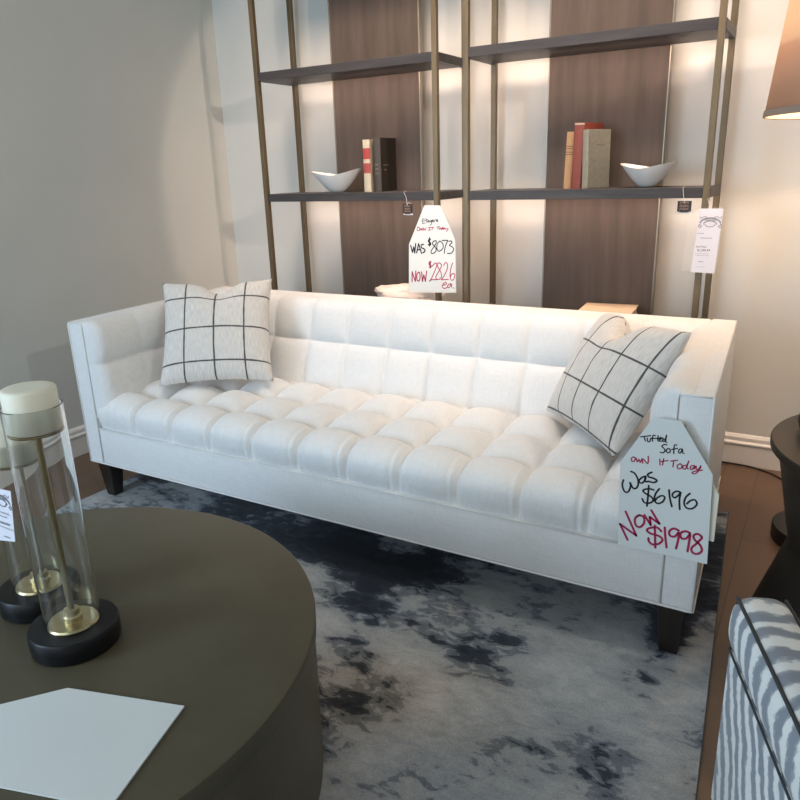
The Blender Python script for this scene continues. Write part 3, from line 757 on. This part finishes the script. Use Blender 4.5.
# ------------------------------------------------------------------ round coffee table and what stands on it
TZ = .40
tb = thing('coffee_table', 'round dark bronze drum coffee table in front of the sofa', 'table', (-1.349, .69, Z0))
bm = bmesh.new(); lathe(bm, [(0, TZ - Z0 - .002), (.4, TZ - Z0 - .001), (.610, TZ - Z0), (.6155, TZ - Z0 - .002), (.617, TZ - Z0 - .006), (.616, .352), (.613, .346), (0, .346)], n=160)
finish(bm, 'tabletop', M['table'], tb, 40)
bm = bmesh.new(); lathe(bm, [(0, .346), (.612, .346), (.609, 0), (0, 0)], n=160); finish(bm, 'drum_base', M['table'], tb, 40)

def candle_holder(label, x, y, zp, zr, group):
    t = thing('candle_holder', label, 'candle holder', (x, y, TZ), 0, group)
    bm = bmesh.new(); lathe(bm, [(0, 0), (.084, 0), (.086, .002), (.087, .020), (.0865, .043), (.084, .046), (0, .046)], n=80); finish(bm, 'base', M['black_base'], t, 40)
    bm = bmesh.new(); lathe(bm, [(0, .044), (.048, .044), (.0492, .048), (.047, .052), (.02, .052), (0, .052)], n=64); finish(bm, 'brass_plate', M['brass'], t, 40)
    bm = bmesh.new(); lathe(bm, [(0, .050), (.018, .050), (.0185, .062), (.0155, .065), (.015, .076), (.009, .078), (0, .078)], n=32); finish(bm, 'collar', M['brass'], t, 40)
    bm = bmesh.new(); lathe(bm, [(0, .072), (.0068, .072), (.0068, zp - TZ - .004), (0, zp - TZ - .004)], n=24); finish(bm, 'rod', M['rod'], t, 40)
    bm = bmesh.new(); lathe(bm, [(0, zp - TZ - .005), (.0475, zp - TZ - .005), (.049, zp - TZ - .002), (.0475, zp - TZ), (0, zp - TZ)], n=64); finish(bm, 'candle_plate', M['rod'], t, 40)
    bm = bmesh.new(); r = .0535; w_ = .0026; h = zr - TZ
    lathe(bm, [(r - w_, .0445), (r, .0445), (r, h - .001), (r - w_ / 2, h), (r - w_, h - .001), (r - w_, .0445)], n=96)
    finish(bm, 'glass_cylinder', M['glass'], t, 40)
    return t
def candle(label, x, y, z, r, h):
    bm = bmesh.new(); lathe(bm, [(0, 0), (r - .002, 0), (r, .002), (r, h - .006), (r - .002, h - .002), (r - .006, h), (r * .5, h - .001), (0, h - .0015)], n=72)
    o = finish(bm, 'pillar_candle', M['wax'], None, 50); o.location = (x, y, z + .0003)
    tag(o, label, 'candle', 'ivory pillar candles in the glass holders')
FX, FY, BX, BY = -1.230, .746, -1.424, .803
g_ = 'glass cylinder candle holders on the coffee table'
candle_holder('taller glass and brass candle holder nearer the front on the round coffee table', FX, FY, .862, .909, g_)
candle_holder('shorter glass and brass candle holder at the left, behind the taller one', BX, BY, .745, .790, g_)
candle('ivory pillar candle on top of the taller front candle holder', FX, FY, .862, .0475, .082)
candle('ivory pillar candle in the shorter holder, mostly behind the taller candle', BX, BY, .745, .0478, .088)
price_tag('white printed price tag hanging at the shorter candle holder', [(-1.376, .728), (-1.303, .733), (-1.325, .618), (-1.397, .605)], .716, None, (-1.341, .708, .026),
          [(-1.370, -1.325, .678, .0018, 10), (-1.370, -1.335, .669, .0016, 9), (-1.366, -1.330, .654, .0026, 16), (-1.375, -1.320, .644, .0016, 9), (-1.360, -1.340, .623, .0016, 9)], [], [(-1.345, .7165, .730), (-1.365, .735, .76), (-1.402, .748, .791)])
bm = bmesh.new()
Cx, Cy = -1.115, .640
d1 = Vector((-.64, -.77)); d2 = Vector((.958, .286)); n2 = Vector((.286, -.958))
pl = [Vector((Cx, Cy)), Vector((Cx, Cy)) + d2 * .24]
pl += [pl[1] + n2 * .22, Vector((Cx, Cy)) + n2 * .22, Vector((Cx, Cy)) + n2 * .145 - d2 * .115, Vector((Cx, Cy)) + n2 * .078 - d2 * .115]
A = [bm.verts.new((p.x, p.y, TZ + .0005)) for p in pl]; B = [bm.verts.new((p.x, p.y, TZ + .004)) for p in pl]
bm.faces.new(A); bm.faces.new(B[::-1])
for i in range(6): bm.faces.new((A[i], B[i], B[(i + 1) % 6], A[(i + 1) % 6]))
o = finish(bm, 'sign_card', M['card'], None, 0)
tag(o, 'white tag-shaped card lying flat on the near side of the coffee table', 'card')

# ------------------------------------------------------------------ floor lamp, side table
fl = thing('floor_lamp', 'floor lamp with a round dark foot and peach drum shade by the wall', 'lamp', (.115, 2.70, 0))
bm = bmesh.new(); lathe(bm, [(0, 0), (.155, 0), (.158, .004), (.158, .050), (.155, .054), (.02, .056), (0, .056)], n=80); finish(bm, 'base', M['black'], fl, 40)
bm = bmesh.new(); lathe(bm, [(0, .055), (.011, .055), (.011, 1.50), (0, 1.50)], n=24); finish(bm, 'pole', M['black'], fl, 40)
bm = bmesh.new(); lathe(bm, [(.335, 1.433), (.300, 1.778)], n=96); sh = finish(bm, 'lamp_shade', M['shade'], fl, 60)
sh.modifiers.new('s', 'SOLIDIFY').thickness = .003
bm = bmesh.new(); lathe(bm, [(.3375, 1.421), (.3395, 1.422), (.3380, 1.441), (.3355, 1.441), (.3345, 1.421), (.3375, 1.421)], n=96); finish(bm, 'shade_trim', M['shade_trim'], sh, 60)
bm = bmesh.new(); lathe(bm, [(.3325, 1.424), (.2975, 1.776)], n=96); finish(bm, 'shade_lining', M['shade_in'], sh, 60)
bm = bmesh.new()
for k in range(3):
    a = 2 * PI * k / 3; tube(bm, [(.01 * math.cos(a), .01 * math.sin(a), 1.50), (.334 * math.cos(a), .334 * math.sin(a), 1.440)], .002, 6)
finish(bm, 'shade_spider', M['black'], fl, 60)
bm = bmesh.new(); lathe(bm, [(0, 1.50), (.014, 1.50), (.016, 1.53), (.03, 1.565), (.032, 1.59), (.022, 1.615), (0, 1.622)], n=32); finish(bm, 'bulb', M['bulb'], fl, 60)
bm = bmesh.new()
tube(bm, smooth_path([(-.35, 3.29, .004), (-.33, 3.303, .010), (-.29, 3.308, .006), (-.19, 3.308, .005), (-.125, 3.29, .004), (-.05, 3.235, .004), (.03, 3.1, .004), (.09, 2.95, .004), (.115, 2.862, .008)], 8), .004, 8)
tag(finish(bm, 'power_cord', M['cord'], None, 180), 'thin black cord running along the baseboard to the lamp foot', 'cord')

st = thing('side_table', 'dark brown hourglass side table with a round top beside the sofa', 'table', (.294, 2.06, 0))
bm = bmesh.new(); lathe(bm, [(0, .575), (.350, .575), (.357, .579), (.358, .596), (.355, .600), (0, .600)], n=120); finish(bm, 'tabletop', M['side_table'], st, 40)
bm = bmesh.new(); lathe(bm, [(0, 0), (.372, 0), (.372, .012), (.284, .298), (.282, .305), (.284, .312), (.338, .576), (0, .576)], n=120); finish(bm, 'hourglass_base', M['side_table'], st, 40)
vs = thing('lidded_jar', 'round black lidded jar on the dark side table', 'jar', (.066, 2.10, .600))
bm = bmesh.new(); lathe(bm, [(0, 0), (.05, 0), (.066, .012), (.073, .035), (.068, .06), (.055, .07), (0, .07)], n=56); finish(bm, 'body', M['black'], vs, 40)
bm = bmesh.new(); lathe(bm, [(0, .07), (.056, .07), (.058, .076), (.04, .09), (.012, .096), (.013, .108), (.007, .115), (0, .116)], n=48); finish(bm, 'lid', M['black'], vs, 40)

# ------------------------------------------------------------------ striped armchair in the near corner
ac = thing('armchair', 'grey and white brush-striped armchair with charcoal welting in the near corner', 'chair', (.437, 1.042, 0), rad(19.75))
def chair_arm(s):
    bm = bmesh.new()
    xc = s * .3475
    nu, nv = 60, 64
    def f(u, v):
        y = -.38 + u * .76
        th = v * 2 * PI
        # superellipse cross-section, crowned
        ca, sa = math.cos(th), math.sin(th); p = 3.4
        r = (abs(ca) ** p + abs(sa) ** p) ** (-1 / p)
        e = min(1, (.38 - abs(y)) / .03); e = .90 + .10 * math.sqrt(max(0, 1 - (1 - e) ** 2))
        return Vector((xc + (.0475 + (.007 if ca < 0 else 0) * (1 - abs(sa) ** 2)) * r * ca * e, y, .50 + .058 * r * sa * e))
    Rr = grid(bm, f, nu, nv)
    bm.faces.new([Rr[0][j] for j in range(nv)]); bm.faces.new([Rr[nu][j] for j in range(nv)][::-1])
    bmesh.ops.remove_doubles(bm, verts=bm.verts[:], dist=1e-5)
    box(bm, xc - .050, xc + .044, -.375, .372, .10, .452, .014, 3)
    a = finish(bm, 'arm', M['stripe'], ac, 50)
    for xx in (-.0405, .0405):
        bm = bmesh.new()
        tube(bm, smooth_path([(xc + xx, -.36, .548), (xc + xx, 0, .549), (xc + xx, .35, .548), (xc + xx * 1.0, .371, .543), (xc + xx, .378, .525), (xc + xx, .378, .46)], 6), .0034, 8)
        finish(bm, 'welt', M['welt'], a, 180)
    bm = bmesh.new(); tube(bm, [(xc - .0485, -.37, .452), (xc - .0495, .365, .452), (xc, .377, .452), (xc + .042, .365, .452)], .0022, 8); finish(bm, 'welt', M['welt'], a, 180)
chair_arm(-1); chair_arm(1)
bm = bmesh.new(); box(bm, -.302, .302, -.36, .36, .10, .30, .012, 2); finish(bm, 'seat_base', M['stripe'], ac, 40)
bm = bmesh.new(); box(bm, -.297, .297, -.24, .375, .302, .43, .035, 4); finish(bm, 'seat_cushion', M['stripe'], ac, 60)
bm = bmesh.new(); box(bm, -.385, .385, -.44, -.382, .10, .74, .025, 4); box(bm, -.295, .295, -.385, -.25, .42, .77, .04, 4); finish(bm, 'backrest', M['stripe'], ac, 60)
for sx in (-1, 1):
    for y in (-.35, .33):
        bm = bmesh.new(); lathe(bm, [(0, 0), (.014, 0), (.022, .105), (0, .105)], (sx * .33, y, 0), 20); finish(bm, 'leg', M['darkwood'], ac, 40)

# ------------------------------------------------------------------ light
def area(name, loc, target, sx, sy, energy, col, spread=None):
    d = bpy.data.lights.new(name, 'AREA'); d.shape = 'RECTANGLE'; d.size = sx; d.size_y = sy; d.energy = energy; d.color = col
    if spread: d.spread = spread
    o = bpy.data.objects.new(name, d); C.objects.link(o); o.location = loc
    o.rotation_euler = (Vector(target) - Vector(loc)).to_track_quat('-Z', 'Y').to_euler()
def spot(name, loc, target, energy, col, angle, blend=.5, r=.05):
    d = bpy.data.lights.new(name, 'SPOT'); d.energy = energy; d.color = col; d.spot_size = rad(angle); d.spot_blend = blend; d.shadow_soft_size = r
    o = bpy.data.objects.new(name, d); C.objects.link(o); o.location = loc
    o.rotation_euler = (Vector(target) - Vector(loc)).to_track_quat('-Z', 'Y').to_euler()
WARM = (1, .76, .56)
area('window_and_fill', (-1.2, -2.5, 1.5), (-1.6, 1.8, .6), 2.8, 2.0, 34, (.80, .91, 1))  # cool fill added behind the camera; the next lamp is the left window
area('window_and_fill', (-2.95, -1.3, 1.35), (-1.3, 1.5, .5), 1.3, 1.7, 90, (.56, .77, 1))
area('warm_fill_wash', (-1.2, 2.3, 2.85), (-1.2, 3.3, 1.15), 2.4, .3, 19, (1, .74, .57), rad(80))  # unseen warm fill, added to brighten the back wall and soften shelf shadows
spot('ceiling_spot', (-.6, 2.0, 2.75), (-.9, 2.5, .6), 30, (1, .87, .75), 80, .8, .08)
spot('ceiling_spot', (-1.9, 1.9, 2.75), (-1.8, 2.4, .6), 30, (1, .89, .78), 80, .8, .08)
spot('track_spot', (2.2, 1.0, 2.6), (-1.5, 3.31, 1.5), 230, (1, .80, .66), 26, .12, .05)
spot('track_spot', (1.9, .85, 2.7), (-2.9, 1.9, .8), 62, (.95, 1, .95), 48, .6, .04)
for cx in (-2.0265, -.90):
    for zt in (1.733, 1.163, .623):
        area('shelf_light', (cx, 3.08, zt), (cx, 3.30, zt - .35), .9, .03, 2.5 if zt > 1 else 1.2, (1, .70, .54))
d = bpy.data.lights.new('lamp_bulb', 'POINT'); d.energy = 13; d.color = (1, .70, .44); d.shadow_soft_size = .03
o = bpy.data.objects.new('lamp_bulb', d); C.objects.link(o); o.location = (.115, 2.70, 1.66)

wd = bpy.data.worlds.new('world'); scn.world = wd; wd.use_nodes = True
bg = wd.node_tree.nodes['Background']; bg.inputs[0].default_value = (.93, 1, .98, 1); bg.inputs[1].default_value = .31
scn.view_settings.view_transform = 'Standard'
scn.view_settings.look = 'None'
scn.view_settings.exposure = .1
